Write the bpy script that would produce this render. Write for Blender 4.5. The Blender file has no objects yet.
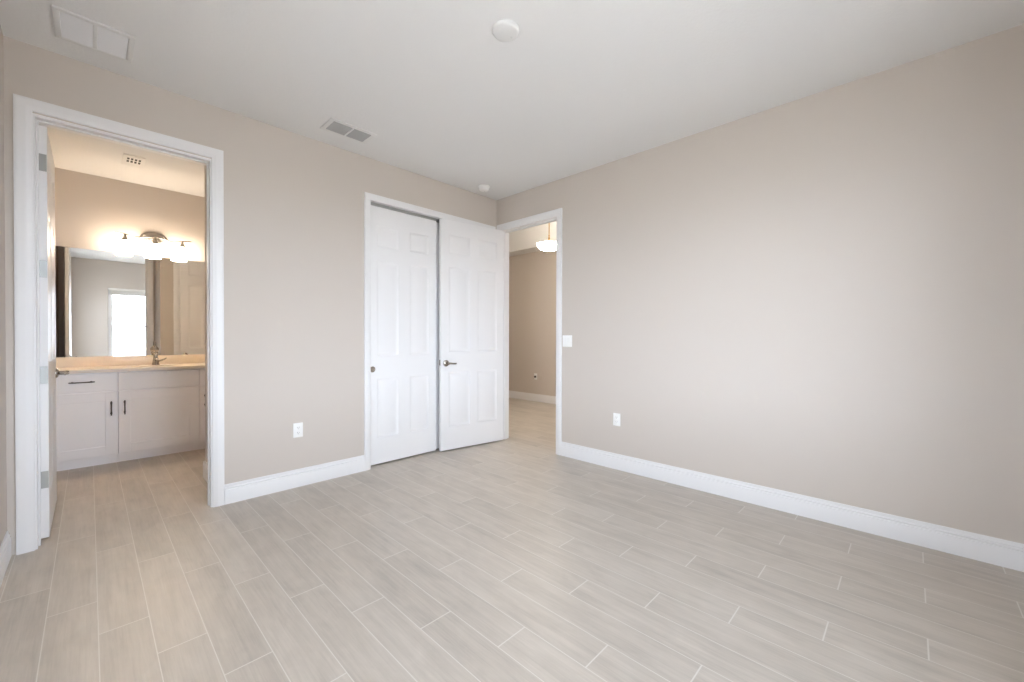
import bpy, bmesh, math, random
from mathutils import Vector, Matrix

S = bpy.context.scene
C = S.collection
PI = math.pi
random.seed(4)

# ------------------------------------------------------------------ camera, world, exposure
def cam_axes(yaw, pitch, roll):
    f = Vector((math.cos(pitch) * math.cos(yaw), math.cos(pitch) * math.sin(yaw), math.sin(pitch)))
    r = Vector((math.sin(yaw), -math.cos(yaw), 0.0))
    u = r.cross(f)
    c, s = math.cos(roll), math.sin(roll)
    return c * r + s * u, -s * r + c * u, f

CR, CU, CF = cam_axes(7.70965137e-01, -7.88618511e-03, 2.53295e-03)
cam_data = bpy.data.cameras.new('camera')
cam_data.sensor_fit = 'HORIZONTAL'
cam_data.sensor_width = 36.0
cam_data.lens = 410.468 / 1024 * 36.0
cam_data.clip_start = 0.02
cam_data.clip_end = 200
cam = bpy.data.objects.new('camera', cam_data)
C.objects.link(cam)
cam.matrix_world = Matrix(((CR.x, CU.x, -CF.x, -3.38068), (CR.y, CU.y, -CF.y, -3.54552),
                           (CR.z, CU.z, -CF.z, 1.20674), (0, 0, 0, 1)))
S.camera = cam

S.view_settings.view_transform = 'Standard'
S.view_settings.look = 'None'
S.view_settings.gamma = 1.0
S.view_settings.use_curve_mapping = False
S.view_settings.exposure = 1.32
S.cycles.max_bounces = 16
S.cycles.diffuse_bounces = 12
S.cycles.glossy_bounces = 6
S.cycles.transparent_max_bounces = 12
S.cycles.sample_clamp_indirect = 8.0
S.cycles.caustics_reflective = False
S.cycles.caustics_refractive = False

SKY = 9.7
world = bpy.data.worlds.new('sky')
S.world = world
world.use_nodes = True
wn_ = world.node_tree.nodes
wn_['Background'].inputs[0].default_value = (0.90, 0.97, 1.14, 1)
tc_ = wn_.new('ShaderNodeTexCoord')
sx_ = wn_.new('ShaderNodeSeparateXYZ')
mr_ = wn_.new('ShaderNodeMapRange')      # hazy sky: brightest towards the horizon
mr_.inputs['From Min'].default_value = 0.10
mr_.inputs['From Max'].default_value = 0.65
mr_.inputs['To Min'].default_value = SKY
mr_.inputs['To Max'].default_value = SKY * 0.3
world.node_tree.links.new(tc_.outputs['Generated'], sx_.inputs[0])
world.node_tree.links.new(sx_.outputs['Z'], mr_.inputs['Value'])
world.node_tree.links.new(mr_.outputs['Result'], wn_['Background'].inputs[1])

# room measures
H = 2.84
YR = -4.05            # rear wall (windows)
XS = -3.70            # side wall
YB = 2.39             # bathroom back wall
WIN = [(-3.10, -2.30), (-2.26, -1.46)]  # second opening is an unseen window, added for more daylight
WZ0, WZ1 = 0.62, 2.26
ADDED_SWIN = (-3.30, -2.50)   # unseen side-wall window, added to even out the daylight

for k, (a, b) in enumerate(WIN):      # daylight portals: guide the sky light through the window
    L = bpy.data.lights.new('window_portal', 'AREA')
    L.shape = 'RECTANGLE'
    L.size = b - a
    L.size_y = WZ1 - WZ0
    L.cycles.is_portal = True
    o = bpy.data.objects.new('window_portal', L)
    C.objects.link(o)
    o.location = ((a + b) / 2, YR - 0.13, (WZ0 + WZ1) / 2)
    o.rotation_euler = (PI / 2, 0, 0)      # -Z points to +Y, into the room

sun = bpy.data.lights.new('sun', 'SUN')      # stands behind the house: lights the ground outside, not the room
sun.energy = 10.5
sun.angle = 0.009
sun.color = (1.0, 0.98, 0.95)
so_ = bpy.data.objects.new('sun', sun)
C.objects.link(so_)
so_.rotation_euler = Vector((0.25, -0.65, -0.95)).to_track_quat('-Z', 'Y').to_euler()

L = bpy.data.lights.new('window_portal', 'AREA')
L.shape = 'RECTANGLE'
L.size = ADDED_SWIN[1] - ADDED_SWIN[0]
L.size_y = WZ1 - WZ0
L.cycles.is_portal = True
o = bpy.data.objects.new('window_portal', L)
C.objects.link(o)
o.location = (XS - 0.115, sum(ADDED_SWIN) / 2, (WZ0 + WZ1) / 2)
o.rotation_euler = (PI / 2, 0, -PI / 2)

# ------------------------------------------------------------------ materials
def lin(c):
    return tuple(((v / 255) / 12.92 if v / 255 <= 0.04045 else ((v / 255 + 0.055) / 1.055) ** 2.4) for v in c)

def mat(name, rgb, rough=0.5, metal=0.0, spec=0.5, bump=None, emit=None, strength=0.0, coat=0.0):
    m = bpy.data.materials.new(name)
    m.use_nodes = True
    nt = m.node_tree
    b = nt.nodes['Principled BSDF']
    b.inputs['Base Color'].default_value = (*lin(rgb), 1)
    b.inputs['Roughness'].default_value = rough
    b.inputs['Metallic'].default_value = metal
    b.inputs['Specular IOR Level'].default_value = spec
    b.inputs['Coat Weight'].default_value = coat
    if emit:
        b.inputs['Emission Color'].default_value = (*lin(emit), 1)
        b.inputs['Emission Strength'].default_value = strength
    if bump:
        scale, dist, st = bump
        tc = nt.nodes.new('ShaderNodeTexCoord')
        n = nt.nodes.new('ShaderNodeTexNoise')
        n.inputs['Scale'].default_value = scale
        n.inputs['Detail'].default_value = 3
        bp = nt.nodes.new('ShaderNodeBump')
        bp.inputs['Strength'].default_value = st
        bp.inputs['Distance'].default_value = dist
        nt.links.new(tc.outputs['Object'], n.inputs['Vector'])
        nt.links.new(n.outputs['Fac'], bp.inputs['Height'])
        nt.links.new(bp.outputs['Normal'], b.inputs['Normal'])
    return m

M = {}
M['wall'] = mat('greige_paint', (204, 196, 188), 0.75, spec=0.25, bump=(140, 0.002, 0.12))
M['ceil'] = mat('ceiling_paint', (226, 226, 226), 0.85, spec=0.2, bump=(55, 0.004, 0.30))
M['trim'] = mat('white_semigloss', (232, 232, 233), 0.38, spec=0.4)
M['door'] = mat('white_door_paint', (236, 236, 237), 0.36, spec=0.45, bump=(60, 0.001, 0.05))
M['plastic'] = mat('white_plastic', (242, 242, 240), 0.35)
M['slot'] = mat('dark_slot', (40, 38, 36), 0.6)
M['cab'] = mat('cabinet_paint', (246, 244, 245), 0.4, spec=0.4)
M['counter'] = mat('cultured_marble', (228, 217, 203), 0.30, spec=0.4)
M['nickel'] = mat('brushed_nickel', (176, 170, 162), 0.26, metal=1.0)
M['darknickel'] = mat('satin_nickel_pull', (110, 100, 94), 0.30, metal=1.0)
M['steel'] = mat('hinge_steel', (176, 178, 176), 0.38, metal=0.85)
M['brass'] = mat('aged_brass', (188, 150, 98), 0.3, metal=1.0)
M['mirror'] = mat('mirror_silver', (246, 247, 246), 0.0, metal=1.0)
M['grille'] = mat('grille_white', (222, 222, 221), 0.5)
M['filter'] = mat('filter_mesh', (224, 224, 226), 0.8)
M['duct'] = mat('duct_grey', (172, 172, 172), 0.8)
M['vinyl'] = mat('window_vinyl', (240, 240, 240), 0.4)
M['blind'] = mat('blind_white', (236, 233, 228), 0.6)
M['lawn'] = mat('pale_paving', (206, 202, 198), 0.95)
M['jack'] = mat('dark_jack', (46, 38, 34), 0.5)
M['beige_plate'] = mat('painted_plate', (202, 193, 184), 0.5)
M['shade'] = mat('lit_opal_glass', (255, 244, 228), 0.4, emit=(255, 236, 212), strength=16.5)
M['bowl'] = mat('lit_alabaster_bowl', (255, 244, 228), 0.4, emit=(255, 243, 226), strength=31.0)

def glass_mat():
    m = bpy.data.materials.new('clear_pane')
    m.use_nodes = True
    nt = m.node_tree
    nt.nodes.clear()
    o = nt.nodes.new('ShaderNodeOutputMaterial')
    mx = nt.nodes.new('ShaderNodeMixShader')
    t = nt.nodes.new('ShaderNodeBsdfTransparent')
    t.inputs[0].default_value = (0.96, 0.98, 0.97, 1)
    g = nt.nodes.new('ShaderNodeBsdfGlossy')
    g.inputs['Roughness'].default_value = 0.0
    mx.inputs[0].default_value = 0.06
    nt.links.new(t.outputs[0], mx.inputs[1])
    nt.links.new(g.outputs[0], mx.inputs[2])
    nt.links.new(mx.outputs[0], o.inputs[0])
    return m
M['glass'] = glass_mat()

def floor_mat():
    m = bpy.data.materials.new('wood_look_tile')
    m.use_nodes = True
    nt = m.node_tree
    N = nt.nodes
    b = N['Principled BSDF']
    lk = nt.links.new
    def math_(op, a, bb=None, clamp=False):
        n = N.new('ShaderNodeMath')
        n.operation = op
        n.use_clamp = clamp
        for i, v in enumerate((a, bb)):
            if v is None:
                continue
            if isinstance(v, (int, float)):
                n.inputs[i].default_value = v
            else:
                lk(v, n.inputs[i])
        return n.outputs[0]
    tc = N.new('ShaderNodeTexCoord')
    sp = N.new('ShaderNodeSeparateXYZ')
    lk(tc.outputs['Object'], sp.inputs[0])
    X, Y = sp.outputs[0], sp.outputs[1]
    P, L, G = 0.155, 0.903, 0.0021
    u = math_('DIVIDE', math_('ADD', X, 1.5), P)
    i = math_('FLOOR', u)
    fu = math_('SUBTRACT', u, i)
    v = math_('DIVIDE', math_('ADD', math_('ADD', Y, 2.70), math_('MULTIPLY', math_('ADD', i, 1), 0.301)), L)
    j = math_('FLOOR', v)
    fv = math_('SUBTRACT', v, j)
    du = math_('MULTIPLY', math_('MINIMUM', fu, math_('SUBTRACT', 1.0, fu)), P)
    dv = math_('MULTIPLY', math_('MINIMUM', fv, math_('SUBTRACT', 1.0, fv)), L)
    grout = math_('MAXIMUM', math_('LESS_THAN', du, G * 0.8), math_('LESS_THAN', dv, G * 1.2))
    cmb = N.new('ShaderNodeCombineXYZ')
    lk(i, cmb.inputs[0]); lk(j, cmb.inputs[1])
    wn = N.new('ShaderNodeTexWhiteNoise')
    wn.noise_dimensions = '2D'
    lk(cmb.outputs[0], wn.inputs['Vector'])
    rnd = wn.outputs['Value']
    def grain(sx, sy, scale, detail, rough):
        c = N.new('ShaderNodeCombineXYZ')
        lk(math_('MULTIPLY', X, sx), c.inputs[0])
        lk(math_('MULTIPLY', Y, sy), c.inputs[1])
        lk(math_('MULTIPLY', rnd, 37.0), c.inputs[2])
        n = N.new('ShaderNodeTexNoise')
        n.inputs['Scale'].default_value = scale
        n.inputs['Detail'].default_value = detail
        n.inputs['Roughness'].default_value = rough
        n.inputs['Distortion'].default_value = 0.6
        lk(c.outputs[0], n.inputs['Vector'])
        return n.outputs['Fac']
    g1 = grain(16, 1.1, 1.0, 4, 0.6)
    g2 = grain(120, 4.0, 1.0, 4, 0.65)
    g3 = grain(11, 4.5, 1.0, 3, 0.55)
    t = math_('ADD', math_('ADD', math_('MULTIPLY', g1, 0.42), math_('MULTIPLY', g2, 0.40)), math_('MULTIPLY', g3, 0.38))
    t = math_('ADD', t, math_('MULTIPLY', math_('SUBTRACT', rnd, 0.5), 0.10))
    ramp = N.new('ShaderNodeValToRGB')
    lk(t, ramp.inputs[0])
    e = ramp.color_ramp.elements
    e[0].position = 0.36; e[0].color = (*lin((168, 161, 152)), 1)
    e[1].position = 0.84; e[1].color = (*lin((205, 197, 187)), 1)
    k = ramp.color_ramp.elements.new(0.58); k.color = (*lin((188, 180, 170)), 1)
    mx = N.new('ShaderNodeMix')
    mx.data_type = 'RGBA'
    lk(grout, mx.inputs['Factor'])
    lk(ramp.outputs[0], mx.inputs['A'])
    mx.inputs['B'].default_value = (*lin((214, 210, 203)), 1)
    lk(mx.outputs['Result'], b.inputs['Base Color'])
    rg = math_('ADD', math_('MULTIPLY', g2, 0.12), 0.34)
    rg2 = math_('ADD', rg, math_('MULTIPLY', grout, 0.35))
    lk(rg2, b.inputs['Roughness'])
    b.inputs['Specular IOR Level'].default_value = 0.45
    bp = N.new('ShaderNodeBump')
    bp.inputs['Strength'].default_value = 0.35
    bp.inputs['Distance'].default_value = 0.0015
    hgt = math_('SUBTRACT', math_('MULTIPLY', g2, 0.12), grout)
    lk(hgt, bp.inputs['Height'])
    lk(bp.outputs[0], b.inputs['Normal'])
    return m
M['floor'] = floor_mat()

# ------------------------------------------------------------------ mesh helpers
def box(bm, x0, x1, y0, y1, z0, z1, bev=0.0, seg=2):
    r = bmesh.ops.create_cube(bm, size=1.0)
    vs = r['verts']
    for v in vs:
        v.co = Vector(((x0 + x1) / 2 + v.co.x * (x1 - x0), (y0 + y1) / 2 + v.co.y * (y1 - y0), (z0 + z1) / 2 + v.co.z * (z1 - z0)))
    if bev > 0:
        es = set()
        for v in vs:
            es.update(v.link_edges)
        bmesh.ops.bevel(bm, geom=list(es), offset=bev, segments=seg, profile=0.5, affect='EDGES')

def frame_mat(axis):
    """Matrix whose local z runs along axis."""
    a = Vector(axis).normalized()
    return a.to_track_quat('Z', 'Y').to_matrix()

def lathe(bm, prof, origin, axis=(0, 0, 1), n=28, sx=1.0, sy=1.0, wave=None):
    """prof: list of (radius, height). wave: (count, amount) ripples the radius."""
    R = frame_mat(axis)
    o = Vector(origin)
    rings = []
    for (r, h) in prof:
        ring = []
        for k in range(n):
            a = 2 * PI * k / n
            rr = r * (1 + (wave[1] * abs(math.cos(wave[0] * a / 2)) if wave else 0))
            ring.append(bm.verts.new(o + R @ Vector((rr * math.cos(a) * sx, rr * math.sin(a) * sy, h))))
        rings.append(ring)
    for q in range(len(rings) - 1):
        for k in range(n):
            bm.faces.new((rings[q][k], rings[q][(k + 1) % n], rings[q + 1][(k + 1) % n], rings[q + 1][k]))
    if prof[0][0] > 1e-6:
        bm.faces.new(list(reversed(rings[0])))
    if prof[-1][0] > 1e-6:
        bm.faces.new(rings[-1])

def tube(bm, pts, rad, n=12, sxy=(1, 1)):
    pts = [Vector(p) for p in pts]
    rads = rad if isinstance(rad, (list, tuple)) else [rad] * len(pts)
    rings = []
    up = Vector((0, 0, 1))
    for k, p in enumerate(pts):
        d = (pts[min(k + 1, len(pts) - 1)] - pts[max(k - 1, 0)]).normalized()
        ref = up if abs(d.dot(up)) < 0.95 else Vector((1, 0, 0))
        a = d.cross(ref).normalized()
        b2 = a.cross(d)
        rings.append([bm.verts.new(p + (a * math.cos(2 * PI * q / n) * sxy[0] + b2 * math.sin(2 * PI * q / n) * sxy[1]) * rads[k]) for q in range(n)])
    for k in range(len(rings) - 1):
        for q in range(n):
            bm.faces.new((rings[k][q], rings[k][(q + 1) % n], rings[k + 1][(q + 1) % n], rings[k + 1][q]))
    bm.faces.new(list(reversed(rings[0])))
    bm.faces.new(rings[-1])

def prism(bm, poly, fn, w0, w1):
    """poly of (a,b); fn(a,b,w) -> world; extruded from w0 to w1."""
    A = [bm.verts.new(fn(a, b, w0)) for a, b in poly]
    B = [bm.verts.new(fn(a, b, w1)) for a, b in poly]
    n = len(poly)
    for k in range(n):
        bm.faces.new((A[k], A[(k + 1) % n], B[(k + 1) % n], B[k]))
    bm.faces.new(list(reversed(A)))
    bm.faces.new(B)

def obj(name, bm, m, parent=None, smooth=35, kind=None, label=None, cat=None, group=None):
    bmesh.ops.remove_doubles(bm, verts=bm.verts[:], dist=1e-6)
    bmesh.ops.recalc_face_normals(bm, faces=bm.faces[:])
    me = bpy.data.meshes.new(name)
    bm.to_mesh(me)
    bm.free()
    for p in me.polygons:
        p.use_smooth = True
    me.set_sharp_from_angle(angle=math.radians(smooth))
    me.materials.append(m)
    o = bpy.data.objects.new(name, me)
    C.objects.link(o)
    if parent:
        o.parent = parent
    put(o, label, cat, group, kind)
    return o

def put(o, label=None, cat=None, group=None, kind=None):
    if label: o['label'] = label
    if cat: o['category'] = cat
    if group: o['group'] = group
    if kind: o['kind'] = kind
    return o

def root(name, loc=(0, 0, 0), rz=0.0, label=None, cat=None, group=None, kind=None):
    o = bpy.data.objects.new(name, None)
    o.empty_display_size = 0.1
    C.objects.link(o)
    o.location = loc
    o.rotation_euler = (0, 0, rz)
    return put(o, label, cat, group, kind)

def children(o):
    return [c for c in C.objects if c.parent == o]

def copy_tree(o, parent=None):
    c = o.copy()
    C.objects.link(c)
    if parent:
        c.parent = parent
    for ch in children(o):
        copy_tree(ch, c)
    return c

def struct(name, bm, m, label=None, parent=None, cat=None):
    return obj(name, bm, m, parent, kind='structure' if parent is None else None, label=label, cat=cat)

# ------------------------------------------------------------------ shell: floor, ceilings, walls
bm = bmesh.new(); box(bm, -3.95, 2.75, -4.30, 3.80, -0.10, 0.0)
struct('floor', bm, M['floor'], 'greige wood-look plank tile floor running through all rooms')

bm = bmesh.new(); box(bm, -3.95, 0.12, -4.30, 2.60, H, H + 0.12)
struct('ceiling', bm, M['ceil'], 'flat white textured ceiling over the bedroom and bathroom')

# tray ceiling of the hall: low border, upright faces and raised centre
bm = bmesh.new()
tx0, tx1, ty0, ty1, tz = 0.42, 2.22, -0.9, 3.0, 3.42
box(bm, 0.12, tx0, -1.6, 3.80, H, tz + 0.1)
box(bm, tx1, 2.75, -1.6, 3.80, H, tz + 0.1)
box(bm, tx0, tx1, -1.6, ty0, H, tz + 0.1)
box(bm, tx0, tx1, ty1, 3.80, H, tz + 0.1)
box(bm, tx0, tx1, ty0, ty1, tz, tz + 0.1)
struct('ceiling_hall', bm, M['ceil'], 'raised tray ceiling of the hall beyond the open door')

# wall with bathroom and closet openings (y 0..0.12)
bm = bmesh.new()
for a, b, z0, z1 in ((-3.82, -3.606, 0, H), (-3.606, -2.770, 2.462, H), (-2.770, -1.608, 0, H), (-1.608, -0.072, 2.475, H), (-0.072, 0.0, 0, H)):
    box(bm, a, b, 0.0, 0.12, z0, z1)
struct('wall_left', bm, M['wall'], 'greige wall with the bathroom doorway and the closet')

bm = bmesh.new()
for a, b, z0, z1 in ((YR - 0.15, -0.922, 0, H), (-0.922, -0.074, 2.478, H), (-0.074, 3.58, 0, H)):
    box(bm, 0.0, 0.12, a, b, z0, z1)
struct('wall_right', bm, M['wall'], 'long bare greige wall on the right with the hall doorway')

bm = bmesh.new(); box(bm, -3.82, XS, YR - 0.15, ADDED_SWIN[0], 0, H); box(bm, -3.82, XS, ADDED_SWIN[1], 0.0, 0, H)
box(bm, -3.82, XS, ADDED_SWIN[0], ADDED_SWIN[1], 0, WZ0); box(bm, -3.82, XS, ADDED_SWIN[0], ADDED_SWIN[1], WZ1, H)
box(bm, -3.82, XS, 0.12, 2.51, 0, H)
struct('wall_side', bm, M['wall'], 'greige side wall at the left edge, ending at the bathroom door casing')

bm = bmesh.new()
y0, y1 = YR - 0.15, YR
box(bm, XS, WIN[0][0], y0, y1, 0, H)
box(bm, WIN[-1][1], 0.0, y0, y1, 0, H)
box(bm, WIN[0][0], WIN[-1][1], y0, y1, 0, WZ0)
box(bm, WIN[0][0], WIN[-1][1], y0, y1, WZ1, H)
struct('wall_rear', bm, M['wall'], 'greige window wall seen reflected in the bathroom mirror')
bm = bmesh.new(); box(bm, WIN[0][1], WIN[1][0], YR - 0.145, YR - 0.055, WZ0, WZ1)
struct('trim_6', bm, M['vinyl'], 'white mullion post between the first window and the added second one')

bm = bmesh.new(); box(bm, XS, -1.55, YB, YB + 0.12, 0, H)
struct('wall_bathroom_back', bm, M['wall'], 'bathroom wall behind the vanity mirror')
bm = bmesh.new(); box(bm, -1.65, -1.55, 0.80, YB, 0, H)
struct('wall_bathroom_right', bm, M['wall'], 'bathroom end wall to the right of the vanity')
LZ = 2.462
bm = bmesh.new()
box(bm, -2.69, -2.58, 0.12, 0.70, 0, H)
box(bm, -2.69, -2.492, 0.70, 0.80, 0, H)
box(bm, -2.492, -1.838, 0.70, 0.80, LZ, H)
box(bm, -1.838, 0.0, 0.70, 0.80, 0, H)
struct('wall_closet', bm, M['wall'], 'greige wall return just inside the bathroom, right of its doorway')
bm = bmesh.new(); box(bm, 2.53, 2.65, -1.5, 3.70, 0, H)
struct('wall_hall_far', bm, M['wall'], 'far hall wall seen through the open bedroom door')
bm = bmesh.new(); box(bm, 0.12, 2.53, 3.58, 3.70, 0, H)
struct('wall_hall_end', bm, M['wall'], 'end wall of the hall')
bm = bmesh.new(); box(bm, 0.12, 2.53, -1.5, -1.38, 0, H)
struct('wall_hall_near', bm, M['wall'], 'near wall of the hall')

# ------------------------------------------------------------------ baseboards
BB = [(0, 0), (0.0155, 0), (0.0155, 0.100), (0.0140, 0.103), (0.0085, 0.1045), (0.0085, 0.108), (0.0115, 0.111), (0.0110, 0.117), (0.0060, 0.121), (0.0055, 0.128), (0.0045, 0.142), (0, 0.142)]
def bb_run(bm, fn, w0, w1):
    prism(bm, BB, fn, w0, w1)
def wl(d, z, w): return Vector((w, -d, z))                 # on the left wall
def wr(d, z, w): return Vector((-d, w, z))                 # on the right wall
def ws(d, z, w): return Vector((XS + d, w, z))
def wq(d, z, w): return Vector((w, YR + d, z))
bm = bmesh.new(); bb_run(bm, wl, -2.7065, -1.651); struct('baseboard_left', bm, M['trim'], 'tall white baseboard between the bathroom casing and the closet casing')
bm = bmesh.new(); bb_run(bm, wr, YR, -0.9765); struct('baseboard_right', bm, M['trim'], 'tall white baseboard along the long right wall')
bm = bmesh.new(); bb_run(bm, ws, YR, -0.0); struct('baseboard_side', bm, M['trim'], 'white baseboard at the bottom left corner of the room')
bm = bmesh.new(); bb_run(bm, wq, XS + 0.016, -0.016); struct('baseboard_rear', bm, M['trim'], 'white baseboard under the window')
bm = bmesh.new()
bb_run(bm, lambda d, z, w: Vector((-2.69 - d, w, z)), 0.138, 0.8155)
bb_run(bm, lambda d, z, w: Vector((w, 0.80 + d, z)), -2.7055, -2.548)
struct('baseboard_bathroom', bm, M['trim'], 'short white baseboard on the wall return inside the bathroom')
bm = bmesh.new(); bb_run(bm, lambda d, z, w: Vector((2.53 - d, w, z)), -1.38, 3.58); struct('baseboard_hall', bm, M['trim'], 'white baseboard along the far hall wall')
bm = bmesh.new(); bb_run(bm, lambda d, z, w: Vector((0.12 + d, w, z)), 0.0, 3.58); struct('baseboard_hall_near', bm, M['trim'], 'white baseboard on the hall side of the bedroom wall')

# ------------------------------------------------------------------ casings and jambs
CAS = [(0.0, 0.0), (0.0, 0.010), (0.004, 0.0125), (0.020, 0.0135), (0.026, 0.0165), (0.032, 0.0165), (0.050, 0.0175), (0.062, 0.0175), (0.0685, 0.0150), (0.0685, 0.0)]
def casing(bm, fn, u0, u1, h, prof=CAS, legs=(True, True)):
    """fn(u, d, z): d is the distance out of the wall. Sweeps the profile up, over and down."""
    rows = []
    for o, d in prof:
        rows.append([bm.verts.new(fn(u0 - o, d, 0)), bm.verts.new(fn(u0 - o, d, h + o)), bm.verts.new(fn(u1 + o, d, h + o)), bm.verts.new(fn(u1 + o, d, 0))])
    n = len(rows)
    for k in range(n):
        a, b = rows[k], rows[(k + 1) % n]
        for q in range(3):
            bm.faces.new((a[q], a[q + 1], b[q + 1], b[q]))
    bm.faces.new([r[0] for r in rows])
    bm.faces.new([r[3] for r in reversed(rows)])

def jamb(bm, fn, u0, u1, h, d0, d1, t=0.019):
    """Lining of the opening; its inner faces are u0, u1 and h; d0..d1 runs through the wall."""
    def b6(ua, ub, za, zb):
        vs = [fn(u, d, z) for u in (ua, ub) for d in (d0, d1) for z in (za, zb)]
        box(bm, min(v.x for v in vs), max(v.x for v in vs), min(v.y for v in vs), max(v.y for v in vs), za, zb)
    b6(u0 - t, u0, 0, h + t); b6(u1, u1 + t, 0, h + t); b6(u0, u1, h, h + t)

def stop(bm, fn, u0, u1, h, d0, d1, t=0.011):
    def b6(ua, ub, za, zb):
        vs = [fn(u, d, z) for u in (ua, ub) for d in (d0, d1) for z in (za, zb)]
        box(bm, min(v.x for v in vs), max(v.x for v in vs), min(v.y for v in vs), max(v.y for v in vs), za, zb, 0.002, 1)
    b6(u0, u0 + t, 0, h); b6(u1 - t, u1, 0, h); b6(u0 + t, u1 - t, h - t, h)

def fl(u, d, z): return Vector((u, -d, z))                 # bedroom face of the left wall
def flb(u, d, z): return Vector((u, 0.12 + d, z))          # bathroom face
def fr(u, d, z): return Vector((-d, u, z))                 # bedroom face of the right wall
def frb(u, d, z): return Vector((0.12 + d, u, z))

t = root('trim_1', label='white casing around the bathroom doorway', kind='structure')
bm = bmesh.new(); casing(bm, fl, -3.599, -2.777, 2.468); obj('casing', bm, M['trim'], t)
bm = bmesh.new(); casing(bm, flb, -3.599, -2.777, 2.468); obj('casing', bm, M['trim'], t)
bm = bmesh.new(); jamb(bm, fl, -3.590, -2.786, 2.446, 0.0, -0.12, 0.016); obj('jamb', bm, M['trim'], t)
bm = bmesh.new(); stop(bm, fl, -3.590, -2.786, 2.446, -0.044, -0.070, 0.009); obj('door_stop', bm, M['trim'], t)

CASN = [(o * 0.0595 / 0.0685, d) for o, d in CAS]
t = root('trim_2', label='white casing around the closet opening', kind='structure')
bm = bmesh.new(); casing(bm, fl, -1.592, -0.088, 2.457, CASN); obj('casing', bm, M['trim'], t)
bm = bmesh.new(); jamb(bm, fl, -1.592, -0.088, 2.457, 0.0, -0.13, 0.016); obj('jamb', bm, M['trim'], t)
bm = bmesh.new(); box(bm, -1.59, -0.09, 0.040, 0.046, 2.432, 2.457); box(bm, -1.59, -0.09, 0.046, 0.126, 2.449, 2.457); obj('door_track', bm, M['steel'], t)
t2 = t

t = root('trim_3', label='white casing around the hall doorway', kind='structure')
bm = bmesh.new(); casing(bm, fr, -0.9075, -0.0835, 2.468); obj('casing', bm, M['trim'], t)
bm = bmesh.new(); casing(bm, frb, -0.9075, -0.0835, 2.468); obj('casing', bm, M['trim'], t)
bm = bmesh.new(); jamb(bm, fr, -0.903, -0.090, 2.462, 0.0, -0.12, 0.016); obj('jamb', bm, M['trim'], t)
bm = bmesh.new(); stop(bm, fr, -0.903, -0.090, 2.462, -0.045, -0.08); obj('door_stop', bm, M['trim'], t)
bm = bmesh.new(); box(bm, 0.008, 0.036, -0.9045, -0.9015, 0.915, 0.975); obj('strike_plate', bm, M['nickel'], t, label='small nickel strike plate')

t = root('trim_4', label='cream lit casing around the linen door reflected in the bathroom mirror', kind='structure')
fc = lambda u, d, z: Vector((u, 0.80 + d, z))
bm = bmesh.new(); casing(bm, fc, -2.479, -1.851, 2.452); obj('casing', bm, M['trim'], t)
bm = bmesh.new(); jamb(bm, fc, -2.475, -1.855, 2.446, 0.0, -0.10, 0.016); obj('jamb', bm, M['trim'], t)

# ------------------------------------------------------------------ six panel doors
def door_slab(bm, W, T, HT, stile, mull, rows):
    """Local: x 0..W, y 0..T, z 0..HT. Both faces carry six raised panels."""
    pw = (W - 2 * stile - mull) / 2
    xs = [0, stile, stile + pw, stile + pw + mull, W - stile, W]
    zs = [0]
    for a, b in rows:
        zs += [a, b]
    zs.append(HT)
    loops = [(0.0, 0.0), (0.004, 0.0035), (0.009, 0.0055), (0.016, 0.0085), (0.027, 0.0085), (0.052, 0.0025)]
    for side in (0, 1):
        def P(x, z, dep):
            return Vector((x, dep if side == 0 else T - dep, z))
        for i in range(5):
            for j in range(len(zs) - 1):
                x0, x1, z0, z1 = xs[i], xs[i + 1], zs[j], zs[j + 1]
                if i in (1, 3) and j % 2 == 1:
                    prev = None
                    for off, dep in loops:
                        ring = [bm.verts.new(P(x, z, dep)) for x, z in ((x0 + off, z0 + off), (x1 - off, z0 + off), (x1 - off, z1 - off), (x0 + off, z1 - off))]
                        if prev:
                            for k in range(4):
                                bm.faces.new((prev[k], prev[(k + 1) % 4], ring[(k + 1) % 4], ring[k]))
                        prev = ring
                    bm.faces.new(prev)
                else:
                    bm.faces.new([bm.verts.new(P(x, z, 0)) for x, z in ((x0, z0), (x1, z0), (x1, z1), (x0, z1))])
    for i in range(5):
        for z in (0, HT):
            bm.faces.new([bm.verts.new(Vector(c)) for c in ((xs[i], 0, z), (xs[i + 1], 0, z), (xs[i + 1], T, z), (xs[i], T, z))])
    for j in range(len(zs) - 1):
        for x in (0, W):
            bm.faces.new([bm.verts.new(Vector(c)) for c in ((x, 0, zs[j]), (x, 0, zs[j + 1]), (x, T, zs[j + 1]), (x, T, zs[j]))])

ROWS = [(0.245, 0.825), (1.040, 1.945), (2.085, 2.285)]

def lever(parent, x, y, z, side, direc):
    """Rosette and lever on the face at y; side = +1/-1 is the outward y; direc = +1/-1 the lever's x."""
    h = bpy.data.objects.new('handle', None); C.objects.link(h); h.parent = parent; h.location = (x, y, z)
    h['label'] = 'brushed nickel lever handle'
    ax = (0, side, 0)
    bm = bmesh.new(); lathe(bm, [(0.035, 0), (0.035, 0.004), (0.031, 0.011), (0.018, 0.016), (0.0125, 0.020), (0.0125, 0.046), (0.0145, 0.050), (0.0145, 0.062), (0.010, 0.066), (0, 0.067)], (0, 0, 0), ax); obj('rosette', bm, M['nickel'], h)
    bm = bmesh.new()
    tube(bm, [(0, side * 0.055, 0), (direc * 0.028, side * 0.057, 0.001), (direc * 0.060, side * 0.054, -0.003), (direc * 0.085, side * 0.049, -0.005), (direc * 0.100, side * 0.046, -0.002)], [0.012, 0.0095, 0.0085, 0.0085, 0.006], 12)
    obj('lever', bm, M['nickel'], h)

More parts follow.
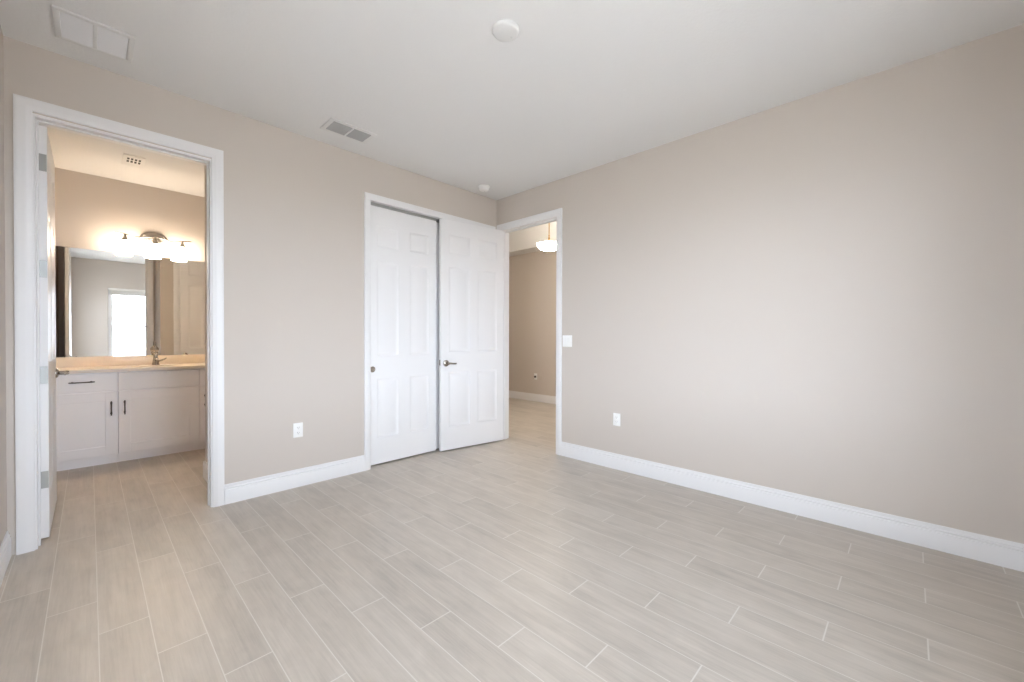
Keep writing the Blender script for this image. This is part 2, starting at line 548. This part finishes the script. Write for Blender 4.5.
# bedroom door to the hall, swung open against the closet
EA = math.radians(180 - 8.5)
DW, DT, DH = 0.813, 0.035, 2.440
d = root('door_1', (-0.006, -0.097, 0.013), EA, 'white six-panel door with nickel lever, open against the closet beside the hall doorway', kind='structure')
bm = bmesh.new(); door_slab(bm, DW, DT, DH, 0.095, 0.100, ROWS); obj('door_panel', bm, M['door'], d)
lever(d, DW - 0.062, DT, 0.922, 1, -1)
lever(d, DW - 0.062, 0.0, 0.930, -1, -1)
bm = bmesh.new(); box(bm, DW - 0.0005, DW + 0.0015, 0.005, 0.030, 0.900, 0.960); obj('latch_plate', bm, M['nickel'], d)
for z in (0.34, 0.96, 1.58, 2.20):
    bm = bmesh.new(); lathe(bm, [(0, -0.052), (0.004, -0.051), (0.0065, -0.046), (0.0065, 0.046), (0.004, 0.051), (0, 0.052)], (-0.003, -0.005, z), n=12); box(bm, -0.0012, 0.0004, 0.0, 0.028, z - 0.045, z + 0.045)
    obj('hinge', bm, M['steel'], d)

# bathroom door, swung open into the bathroom
d = root('door_2', (-3.5865, 0.124, 0.015), math.radians(90.0), 'white door seen edge-on with steel hinges, open into the bathroom', kind='structure')
bm = bmesh.new(); door_slab(bm, 0.797, 0.035, 2.430, 0.095, 0.100, ROWS)
for v in bm.verts: v.co.y -= 0.035
obj('door_panel', bm, M['door'], d)
lever(d, 0.797 - 0.062, -0.035, 0.930, -1, -1)
lever(d, 0.797 - 0.062, 0.0, 0.922, 1, -1)
for z in (0.345, 0.965, 1.59, 2.215):
    bm = bmesh.new()
    lathe(bm, [(0, -0.054), (0.005, -0.052), (0.0072, -0.046), (0.0072, 0.046), (0.005, 0.052), (0, 0.054)], (-0.004, 0.004, z), n=12)
    box(bm, -0.0022, -0.0002, -0.033, 0.002, z - 0.05, z + 0.05, 0.0008, 1)
    box(bm, -0.037, -0.004, -0.0036, -0.0024, z - 0.05, z + 0.05)
    for sz in (-0.03, 0.03):
        lathe(bm, [(0.004, 0), (0.004, 0.0008), (0, 0.001)], (-0.0022, -0.018, z + sz), (-1, 0, 0), 10)
    obj('hinge', bm, M['steel'], d, label='steel butt hinge')

# two sliding closet doors
CW = 0.757
def slider(name, x0, y0, label):
    d = root(name, (x0, y0, 0.016), 0.0, label, kind='structure')
    bm = bmesh.new(); door_slab(bm, CW, 0.033, 2.418, 0.092, 0.125, [(0.245, 0.800), (1.018, 1.910), (2.045, 2.240)]); obj('door_panel', bm, M['door'], d)
    return d
d = slider('door_3', -1.591, 0.047, 'white six-panel sliding closet door with small round flush pull')
p = bpy.data.objects.new('flush_pull', None); C.objects.link(p); p.parent = d; p.location = (0.046, 0.0, 0.893); p['label'] = 'round nickel flush pull'
bm = bmesh.new(); lathe(bm, [(0.0, 0.0008), (0.019, 0.0008), (0.021, 0.003), (0.024, 0.0038), (0.027, 0.003), (0.028, 0.0)], (0, 0, 0), (0, -1, 0), 28); obj('cup', bm, M['nickel'], p)
slider('door_4', -0.846, 0.088, 'white sliding closet door behind the open bedroom door')

# linen door in the bathroom (seen in the mirror)
d = root('door_5', (-2.4725, 0.765, 0.013), 0.0, 'cream lit panelled linen door reflected at the right of the bathroom mirror', kind='structure')
bm = bmesh.new(); door_slab(bm, 0.615, 0.033, 2.430, 0.095, 0.09, ROWS); obj('door_panel', bm, M['door'], d)
lever(d, 0.055, 0.033, 0.930, 1, 1)

# ------------------------------------------------------------------ windows, blinds, outdoors
for k, (a, b) in enumerate(WIN + [ADDED_SWIN]):
    mid_ = (a + b) / 2
    w = root('window_%d' % (k + 1), (mid_, YR - 0.10, WZ0) if k < 2 else (XS - 0.075, mid_, WZ0), 0.0 if k < 2 else -PI / 2, ('bright white single-hung window reflected in the bathroom mirror', 'unseen second single-hung window joined to the first, added for more daylight', 'unseen single-hung window added in the side wall left of the camera for even daylight')[k], kind='structure')
    hw, hh = (b - a) / 2, WZ1 - WZ0
    F = 0.045
    bm = bmesh.new()
    box(bm, -hw, -hw + F, -0.04, 0.04, 0, hh); box(bm, hw - F, hw, -0.04, 0.04, 0, hh)
    box(bm, -hw + F, hw - F, -0.04, 0.04, hh - F, hh); box(bm, -hw + F, hw - F, -0.04, 0.04, 0, F)
    obj('window_frame', bm, M['vinyl'], w)
    mid = 1.44 - WZ0
    for nm, yy, z0, z1 in (('sash', -0.022, mid - 0.02, hh - F), ('sash', 0.012, F, mid + 0.02)):
        bm = bmesh.new(); s = 0.032
        x0, x1 = -hw + F, hw - F
        box(bm, x0, x0 + s, yy - 0.015, yy + 0.015, z0, z1); box(bm, x1 - s, x1, yy - 0.015, yy + 0.015, z0, z1)
        box(bm, x0 + s, x1 - s, yy - 0.015, yy + 0.015, z1 - s, z1); box(bm, x0 + s, x1 - s, yy - 0.015, yy + 0.015, z0, z0 + s)
        so = obj(nm, bm, M['vinyl'], w)
        bm = bmesh.new(); box(bm, x0 + s, x1 - s, yy - 0.003, yy + 0.003, z0 + s, z1 - s); obj('pane', bm, M['glass'], so)
    bm = bmesh.new(); box(bm, -hw + 0.001, hw - 0.001, 0.041, 0.125 if k < 2 else 0.095, 0.0, 0.014, 0.003); obj('window_sill', bm, M['trim'], w)
    # raised slat blind at the head of the window
    if k > 0: continue
    bl = root('window_blind', ((a + b) / 2, YR - 0.028, WZ1 - 0.14), 0.0, 'white slat blind raised to the head of the window reflected in the mirror', 'blind')
    bm = bmesh.new(); box(bm, -hw + 0.008, hw - 0.008, -0.026, 0.026, 0.085, 0.139, 0.003); obj('headrail', bm, M['blind'], bl)
    bm = bmesh.new()
    for q in range(11):
        box(bm, -hw + 0.014, hw - 0.014, -0.025, 0.025, 0.012 + q * 0.0066, 0.012 + q * 0.0066 + 0.0045)
    obj('slat_stack', bm, M['blind'], bl)
    bm = bmesh.new(); box(bm, -hw + 0.014, hw - 0.014, -0.026, 0.026, -0.008, 0.010, 0.003); obj('bottom_rail', bm, M['blind'], bl)

bm = bmesh.new(); box(bm, -4.6, 0.9, YR - 0.60, YR - 0.16, 2.52, 2.70); obj('added_eave', bm, M['trim'], kind='structure', label='unseen roof overhang added above the windows to block high sky light')  # unseen overhang, added to keep high sky light off the floor
bm = bmesh.new(); box(bm, -25, 25, -40, YR - 0.3, -0.35, -0.25); box(bm, -25, -3.95, YR - 0.3, 20, -0.35, -0.25); obj('ground_outside', bm, M['lawn'], kind='structure', label='sunlit ground outside the window')

# ------------------------------------------------------------------ bathroom vanity
def bar_pull(name, parent, loc, vertical, L=0.135):
    bm = bmesh.new()
    h = L / 2
    ax = (lambda t, o: (0, -o, t)) if vertical else (lambda t, o: (t, -o, 0))
    pts = [ax(-h, 0.024), ax(-h * 0.6, 0.029), ax(-h * 0.2, 0.033), ax(h * 0.2, 0.033), ax(h * 0.6, 0.029), ax(h, 0.024)]
    tube(bm, pts, [0.0045, 0.0058, 0.0048, 0.0048, 0.0058, 0.0045], 10)
    lathe(bm, [(0.0085, 0), (0.0055, 0.006), (0.005, 0.027)], ax(-h * 0.72, 0), (0, -1, 0), 10)
    lathe(bm, [(0.0085, 0), (0.0055, 0.006), (0.005, 0.027)], ax(h * 0.72, 0), (0, -1, 0), 10)
    o = obj(name, bm, M['darknickel'], parent, label='satin nickel bar pull')
    o.location = loc
    return o

def shaker(bm, x0, x1, y, z0, z1, fw):
    """Front at y facing -y, 19 mm thick with a recessed flat centre."""
    th = 0.019
    if fw <= 0:
        box(bm, x0, x1, y, y + th, z0, z1, 0.0015, 1)
        return
    box(bm, x0, x0 + fw, y, y + th, z0, z1, 0.0012, 1); box(bm, x1 - fw, x1, y, y + th, z0, z1, 0.0012, 1)
    box(bm, x0 + fw, x1 - fw, y, y + th, z0, z0 + fw, 0.0012, 1); box(bm, x0 + fw, x1 - fw, y, y + th, z1 - fw, z1, 0.0012, 1)
    box(bm, x0 + fw - 0.002, x1 - fw + 0.002, y + 0.012, y + th, z0 + fw - 0.002, z1 - fw + 0.002)

FY = 1.850
def vanity(x0, x1, label, pull_side, drawer_pull):
    t = root('vanity_cabinet', ((x0 + x1) / 2, FY, 0), 0.0, label, 'cabinet', 'vanity cabinets under the bathroom worktop')
    hw = (x1 - x0) / 2
    D = YB - 0.004 - FY
    bm = bmesh.new()
    e = hw - 0.0005
    box(bm, -e, e, 0.020, 0.036, 0.088, 0.8755); box(bm, -e, -e + 0.016, 0.036, D, 0.088, 0.8755); box(bm, e - 0.016, e, 0.036, D, 0.088, 0.8755)
    box(bm, -e + 0.016, e - 0.016, 0.036, D, 0.088, 0.104); box(bm, -e + 0.016, e - 0.016, D - 0.008, D, 0.104, 0.8755)
    obj('carcass', bm, M['cab'], t)
    bm = bmesh.new(); box(bm, -hw + 0.0005, hw - 0.0005, 0.075, D, 0.0, 0.088); obj('toe_kick', bm, M['cab'], t)
    bm = bmesh.new(); shaker(bm, -hw + 0.003, hw - 0.003, 0.0, 0.700, 0.866, 0); dr = obj('drawer', bm, M['cab'], t)
    if drawer_pull: bar_pull('drawer_pull', dr, (0.0, 0.0, 0.792), False, 0.165)
    bm = bmesh.new(); shaker(bm, -hw + 0.003, hw - 0.003, 0.0, 0.097, 0.690, 0.085); do = obj('door', bm, M['cab'], t)
    bar_pull('door_pull', do, ((hw - 0.046) * pull_side, 0.0, 0.535), True, 0.135)
vanity(-3.668, -3.194, 'white vanity cabinet with a pull on its drawer, leftmost under the worktop', 1, True)
vanity(-3.194, -2.571, 'wide white sink cabinet with plain false drawer front, below the faucet', -1, False)
vanity(-2.571, -2.110, 'white vanity cabinet right of the sink cabinet, mostly hidden by the wall return', -1, True)
bm = bmesh.new(); box(bm, XS + 0.001, -3.6685, FY + 0.006, FY + 0.03, 0.0, 0.872); obj('trim_5', bm, M['cab'], kind='structure', label='narrow white filler strip beside the leftmost vanity cabinet')

# worktop with an oval basin cut out
CX, CY, RA, RB = -2.885, 2.075, 0.215, 0.150
CT, CB = 0.906, 0.876
t = root('vanity_countertop', (CX, CY, CB), 0.0, 'cream bathroom worktop with backsplash running over the white cabinets', 'countertop')
bm = bmesh.new()
fx0, fx1, fy0, fy1 = XS + 0.001 - CX, -2.105 - CX, 1.822 - CY, YB - 0.001 - CY
n = 48
def ray_rect(a, rx0, rx1, ry0, ry1):
    c, s = math.cos(a), math.sin(a)
    tt = 1e9
    if c > 1e-9: tt = min(tt, rx1 / c)
    if c < -1e-9: tt = min(tt, rx0 / c)
    if s > 1e-9: tt = min(tt, ry1 / s)
    if s < -1e-9: tt = min(tt, ry0 / s)
    return (c * tt, s * tt)
sq = (-0.245, 0.245, fy0, fy1)
angs = sorted([2 * PI * k / n for k in range(n)] + [math.atan2(y, x) % (2 * PI) for x in sq[:2] for y in sq[2:]])
inn_t, out_t, inn_b = [], [], []
hz = CT - CB
for a in angs:
    x, y = ray_rect(a, *sq)
    ca, sa = math.cos(a), math.sin(a)
    rr = 1 / math.sqrt((ca / RA) ** 2 + (sa / RB) ** 2)
    inn_t.append((rr * ca, rr * sa)); out_t.append((x, y))
V = lambda p, z: bm.verts.new(Vector((p[0], p[1], z)))
for k in range(len(angs)):
    q = (k + 1) % len(angs)
    bm.faces.new((V(inn_t[k], hz), V(out_t[k], hz), V(out_t[q], hz), V(inn_t[q], hz)))
    bm.faces.new((V(inn_t[k], 0), V(out_t[k], 0), V(out_t[q], 0), V(inn_t[q], 0)))
    bm.faces.new((V(inn_t[k], hz), V(inn_t[q], hz), V(inn_t[q], 0), V(inn_t[k], 0)))
for xa, xb in ((fx0, -0.245), (0.245, fx1)):
    for z in (0, hz):
        bm.faces.new([V(pp, z) for pp in ((xa, fy0), (xb, fy0), (xb, fy1), (xa, fy1))])
for xa, xb in ((fx0, -0.245), (-0.245, 0.245), (0.245, fx1)):
    for yy in (fy0, fy1):
        bm.faces.new((V((xa, yy), 0), V((xb, yy), 0), V((xb, yy), hz), V((xa, yy), hz)))
for xx in (fx0, fx1):
    bm.faces.new((V((xx, fy0), 0), V((xx, fy1), 0), V((xx, fy1), hz), V((xx, fy0), hz)))
obj('worktop', bm, M['counter'], t)
bm = bmesh.new(); box(bm, fx0, fx1, fy1 - 0.019, fy1, hz + 0.0002, hz + 0.098, 0.003); obj('backsplash', bm, M['counter'], t)
bm = bmesh.new()
lathe(bm, [(1.04, -0.001), (1.0, -0.0012), (0.97, -0.03), (0.90, -0.08), (0.72, -0.12), (0.40, -0.138), (0.10, -0.142), (0.10, -0.146), (0.45, -0.145), (0.78, -0.128), (0.98, -0.085), (1.04, -0.03), (1.04, -0.001)], (0, 0, 0), n=48, sx=RA, sy=RB)
obj('basin', bm, mat('white_china', (246, 244, 240), 0.15), t)

# faucet
t = root('faucet', (-2.885, 2.285, CT), 0.0, 'brushed nickel single lever faucet standing behind the basin', 'faucet')
bm = bmesh.new(); lathe(bm, [(0.034, 0), (0.034, 0.006), (0.029, 0.014), (0.024, 0.05), (0.020, 0.085), (0.0185, 0.115), (0.023, 0.122), (0.023, 0.130), (0.019, 0.140)], (0, 0, 0)); obj('body', bm, M['nickel'], t)
bm = bmesh.new(); tube(bm, [(0, 0, 0.045), (0.0, -0.03, 0.065), (0, -0.07, 0.078), (0, -0.105, 0.075), (0, -0.125, 0.062)], [0.017, 0.0165, 0.015, 0.014, 0.013], 14); obj('spout', bm, M['nickel'], t)
bm = bmesh.new(); lathe(bm, [(0.019, 0.140), (0.026, 0.150), (0.029, 0.165), (0.025, 0.182), (0.012, 0.194), (0.006, 0.205), (0.0045, 0.245), (0, 0.25)], (0, 0, 0)); obj('handle', bm, M['nickel'], t)
bm = bmesh.new(); tube(bm, [(0.012, 0, 0.035), (0.04, -0.005, 0.045), (0.07, -0.008, 0.058), (0.090, -0.008, 0.072)], [0.010, 0.009, 0.008, 0.006], 10); obj('lever', bm, M['nickel'], t)

# mirror
t = root('wall_mirror', (-2.895, YB, 1.006), 0.0, 'large frameless mirror on the wall above the bathroom worktop', 'mirror')
bm = bmesh.new(); box(bm, -0.795, 0.78, -0.006, -0.0005, 0.0, 1.077); obj('mirror_glass', bm, M['mirror'], t)

# vanity light: oval plate, curved arm and three lit bell shades
VZ = 2.282
t = root('vanity_light', (-2.887, YB, VZ), 0.0, 'nickel three shade vanity light glowing above the bathroom mirror', 'wall light')
bm = bmesh.new(); lathe(bm, [(1.0, 0.0005), (1.0, 0.012), (0.93, 0.020), (0.80, 0.024), (0.0, 0.028)], (0, 0, 0), (0, -1, 0), 40, sx=0.115, sy=0.058); obj('backplate', bm, M['nickel'], t)
for s in (-1, 1):
    bm = bmesh.new(); lathe(bm, [(0.024, 0.02), (0.024, 0.034), (0.019, 0.04), (0.012, 0.036), (0, 0.036)], (0.078 * s, 0, -0.006), (0, -1, 0), 20); obj('end_knob', bm, M['nickel'], t)
bm = bmesh.new()
pts = []
for q in range(25):
    x = -0.308 + 0.616 * q / 24
    pts.append((x, -0.130 if abs(x) > 0.09 else -0.110 - 0.020 * abs(x) / 0.09, -0.020 + 0.012 * math.cos(x * 2 * PI / 0.30)))
tube(bm, pts, 0.0058, 10)
for s in (-1, 1):
    tube(bm, [(0.05 * s, -0.02, -0.004), (0.05 * s, -0.06, -0.006), (0.055 * s, -0.115, -0.014)], 0.006, 10)
obj('arm', bm, M['nickel'], t)
SH = [(0.024, 0.118), (0.030, 0.112), (0.044, 0.093), (0.055, 0.066), (0.062, 0.033), (0.070, 0.006), (0.072, 0.0), (0.068, 0.001), (0.059, 0.031), (0.052, 0.064), (0.041, 0.089), (0.026, 0.106), (0.0, 0.108)]
for x in (-0.235, 0.0, 0.229):
    bm = bmesh.new(); lathe(bm, SH, (x, -0.130, -0.200), n=32); sh = obj('lamp_shade', bm, M['shade'], t, label='lit opal glass bell shade')
    bm = bmesh.new(); lathe(bm, [(0.008, -0.014), (0.011, -0.034), (0.020, -0.056), (0.030, -0.078), (0.031, -0.084), (0.0, -0.085)], (x, -0.130, 0.0), n=20); obj('socket_cup', bm, M['nickel'], sh)

# ------------------------------------------------------------------ ceiling fittings
# return air grille: two panes in a wide frame
x0, x1, y0, y1 = -3.505, -3.200, -0.512, -0.208
t = root('return_air_grille', ((x0 + x1) / 2, (y0 + y1) / 2, H), 0.0, 'large square white return air grille with two panes in the ceiling above the bathroom door', 'air vent')
hx, hy = (x1 - x0) / 2, (y1 - y0) / 2
bm = bmesh.new(); f = 0.026
box(bm, -hx, hx, -hy, -hy + f, -0.012, -0.0002, 0.004); box(bm, -hx, hx, hy - f, hy, -0.012, -0.0002, 0.004)
box(bm, -hx, -hx + f, -hy + f, hy - f, -0.012, -0.0002, 0.004); box(bm, hx - f, hx, -hy + f, hy - f, -0.012, -0.0002, 0.004)
box(bm, -0.009, 0.009, -hy + f, hy - f, -0.010, -0.0002, 0.002)
obj('frame', bm, M['grille'], t)
for s in (-1, 1):
    bm = bmesh.new()
    a, b = (-hx + f, -0.009) if s < 0 else (0.009, hx - f)
    box(bm, a, b, -hy + f, hy - f, -0.0028, -0.0002)
    k = -hy + f + 0.006
    while k < hy - f - 0.004:
        prism(bm, [(k, -0.0028), (k + 0.007, -0.0085), (k + 0.008, -0.0085), (k + 0.004, -0.0028)], lambda p, q, w: Vector((w, p, q)), a, b)
        k += 0.0125
    obj('louver_panel', bm, M['filter'], t)

# supply register
x0, x1, y0, y1 = -2.125, -1.760, -0.455, -0.225
t = root('supply_register', ((x0 + x1) / 2, (y0 + y1) / 2, H), 0.0, 'small white register with two grey louver banks in the ceiling', 'air vent')
hx, hy = (x1 - x0) / 2, (y1 - y0) / 2
bm = bmesh.new(); f = 0.034
def frus(bm, a, b, c, d2):
    box(bm, a, b, c, d2, -0.008, -0.0002, 0.003)
frus(bm, -hx, hx, -hy, -hy + f); frus(bm, -hx, hx, hy - f, hy); frus(bm, -hx, -hx + f, -hy + f, hy - f); frus(bm, hx - f, hx, -hy + f, hy - f)
box(bm, -0.007, 0.007, -hy + f, hy - f, -0.012, -0.0002, 0.002)
obj('frame', bm, M['grille'], t)
for s in (-1, 1):
    bm = bmesh.new()
    a, b = (-hx + f, -0.007) if s < 0 else (0.007, hx - f)
    box(bm, a, b, -hy + f, hy - f, -0.0015, -0.0002)
    k = -hy + f + 0.004
    while k < hy - f - 0.012:
        prism(bm, [(k, -0.002), (k + 0.011, -0.011), (k + 0.012, -0.010), (k + 0.0015, -0.002)], lambda p, q, w: Vector((w, p, q)), a, b)
        k += 0.0155
    obj('louver_bank', bm, M['duct'], t, label='grey louvers')

# bathroom vent
t = root('bathroom_vent', (-3.090, 1.640, H), 0.0, 'small white vent with dark slots in the bathroom ceiling', 'air vent')
bm = bmesh.new(); box(bm, -0.075, 0.075, -0.15, 0.15, -0.008, -0.0002, 0.003); obj('vent_cover', bm, M['grille'], t)
bm = bmesh.new()
for r in range(2):
    for q in range(4):
        xx = -0.038 + q * 0.026
        box(bm, xx - 0.008, xx + 0.008, -0.085 + r * 0.075, -0.035 + r * 0.075, -0.0095, -0.0078)
obj('vent_slots', bm, M['slot'], t, label='dark vent slots')

# round cover plate and smoke detector
t = root('ceiling_cover_plate', (-1.836, -1.993, H), 0.0, 'plain round white cover plate in the middle of the bedroom ceiling', 'cover plate')
bm = bmesh.new(); lathe(bm, [(0.072, -0.0002), (0.072, -0.010), (0.068, -0.016), (0.058, -0.020), (0.0, -0.022)], (0, 0, 0), n=48); obj('cover_disc', bm, M['grille'], t)
for s in (-1, 1):
    bm = bmesh.new(); lathe(bm, [(0.004, -0.0205), (0.004, -0.0222), (0.0, -0.0226)], (0.042 * s, 0.0, 0), n=12); obj('screw', bm, M['grille'], t)
t = root('smoke_detector', (-0.405, -0.225, H), 0.0, 'small round white smoke detector on the ceiling near the corner', 'smoke detector')
bm = bmesh.new(); lathe(bm, [(0.062, -0.0002), (0.062, -0.008), (0.058, -0.010)], (0, 0, 0), n=36); obj('mounting_plate', bm, M['plastic'], t)
bm = bmesh.new(); lathe(bm, [(0.052, -0.0105), (0.053, -0.030), (0.048, -0.040), (0.034, -0.046), (0.0, -0.047)], (0, 0, 0), n=36); obj('sensor_body', bm, M['plastic'], t)
bm = bmesh.new(); lathe(bm, [(0.009, -0.0465), (0.009, -0.0485), (0.0, -0.0488)], (0.018, 0.010, 0), n=14); obj('test_button', bm, M['grille'], t)

# ------------------------------------------------------------------ outlets and switch
def outlet(loc, rz, label, group=None):
    """Local: plate on the wall plane y = 0, facing -y."""
    t = root('wall_outlet', loc, rz, label, 'outlet', group)
    bm = bmesh.new(); box(bm, -0.036, 0.036, -0.0060, -0.0003, -0.058, 0.058, 0.002); obj('cover_plate', bm, M['plastic'], t)
    for zz in (-0.0205, 0.0205):
        bm = bmesh.new(); lathe(bm, [(0.0172, -0.001 + 0.006), (0.0172, 0.0075), (0.0162, 0.0082), (0, 0.0084)], (0, 0, zz), (0, -1, 0), 24, sx=1.0, sy=0.86); so = obj('receptacle', bm, M['plastic'], t)
        bm = bmesh.new()
        box(bm, -0.0075, -0.0055, -0.0088, -0.0080, zz - 0.003, zz + 0.006); box(bm, 0.0055, 0.0075, -0.0088, -0.0080, zz - 0.003, zz + 0.006)
        lathe(bm, [(0.0022, 0.008), (0.0022, 0.0088), (0, 0.0088)], (0, 0, zz - 0.0085), (0, -1, 0), 10)
        obj('slots', bm, M['slot'], so)
    bm = bmesh.new(); lathe(bm, [(0.003, 0.0055), (0.003, 0.0068), (0, 0.0072)], (0, 0, 0), (0, -1, 0), 12); obj('screw', bm, M['plastic'], t)
    return t
outlet((-2.210, 0.0, 0.457), 0.0, 'white outlet low on the wall between the bathroom doorway and the closet')
outlet((0.0, -1.611, 0.457), -PI / 2, 'white outlet low on the long right wall beside the hall doorway')

t = root('light_switch', (0.0, -1.046, 1.175), -PI / 2, 'white double rocker light switch beside the hall doorway', 'light switch')
bm = bmesh.new(); box(bm, -0.058, 0.058, -0.006, -0.0003, -0.058, 0.058, 0.002); obj('cover_plate', bm, M['plastic'], t)
for s in (-1, 1):
    bm = bmesh.new(); prism(bm, [(-0.0058, -0.033), (-0.0068, -0.033), (-0.0105, 0.033), (-0.0058, 0.033)], lambda p, q, w: Vector((w, p, q)), 0.023 * s - 0.0165, 0.023 * s + 0.0165); obj('rocker', bm, M['plastic'], t)

# hall wall: cable plate with a dark jack, and a blank plate painted like the wall
t = root('cable_outlet', (2.53, 1.565, 0.472), -PI / 2, 'small white wall plate with a dark jack on the far hall wall', 'outlet')
bm = bmesh.new(); box(bm, -0.036, 0.036, -0.0060, -0.0003, -0.058, 0.058, 0.002); obj('cover_plate', bm, M['plastic'], t)
bm = bmesh.new(); box(bm, -0.021, 0.021, -0.026, -0.0058, -0.022, 0.016, 0.003); obj('jack', bm, M['jack'], t, label='dark jack')
t = root('blank_wall_plate', (2.53, 1.435, 0.472), -PI / 2, 'blank beige plate beside the dark jack on the far hall wall', 'cover plate')
bm = bmesh.new(); box(bm, -0.036, 0.036, -0.0060, -0.0003, -0.058, 0.058, 0.002); obj('cover_plate', bm, M['beige_plate'], t)
for s in (-1, 1):
    bm = bmesh.new(); lathe(bm, [(0.003, 0.0055), (0.003, 0.0068), (0, 0.0072)], (0, 0, 0.042 * s), (0, -1, 0), 12); obj('screw', bm, M['beige_plate'], t)

# ------------------------------------------------------------------ hall pendant
t = root('pendant_light', (1.25, 0.212, tz), 0.0, 'lit scalloped bowl pendant hanging on a brass rod in the hall', 'pendant light')
PZ = 2.515 - tz
bm = bmesh.new(); lathe(bm, [(0.065, -0.0003), (0.063, -0.012), (0.040, -0.028), (0.012, -0.036), (0, -0.036)], (0, 0, 0), n=28); obj('canopy', bm, M['brass'], t)
bm = bmesh.new(); tube(bm, [(0, 0, -0.03), (0, 0, PZ + 0.17)], 0.0075, 10); obj('rod', bm, M['brass'], t)
bm = bmesh.new(); lathe(bm, [(0.0, 0.185), (0.009, 0.18), (0.013, 0.165), (0.008, 0.15), (0.014, 0.135), (0.010, 0.115), (0.016, 0.095), (0.016, 0.075), (0.0, 0.07)], (0, 0, PZ), n=20)
for q in range(3):
    a = 2 * PI * q / 3 + 0.4
    tube(bm, [(0.012 * math.cos(a), 0.012 * math.sin(a), PZ + 0.082), (0.06 * math.cos(a), 0.06 * math.sin(a), PZ + 0.074), (0.155 * math.cos(a), 0.155 * math.sin(a), PZ + 0.050)], 0.005, 8)
obj('hub', bm, M['brass'], t)
bm = bmesh.new(); lathe(bm, [(0.0, -0.050), (0.040, -0.047), (0.085, -0.038), (0.125, -0.018), (0.150, 0.008), (0.163, 0.038), (0.165, 0.046), (0.157, 0.046), (0.142, 0.013), (0.116, -0.008), (0.080, -0.026), (0.0, -0.038)], (0, 0, PZ), n=72, wave=(9, 0.10)); obj('bowl', bm, M['bowl'], t)
bm = bmesh.new(); lathe(bm, [(0.0, -0.076), (0.007, -0.072), (0.010, -0.064), (0.007, -0.056), (0.016, -0.0525), (0, -0.049)], (0, 0, PZ), n=16); obj('finial', bm, M['brass'], t)
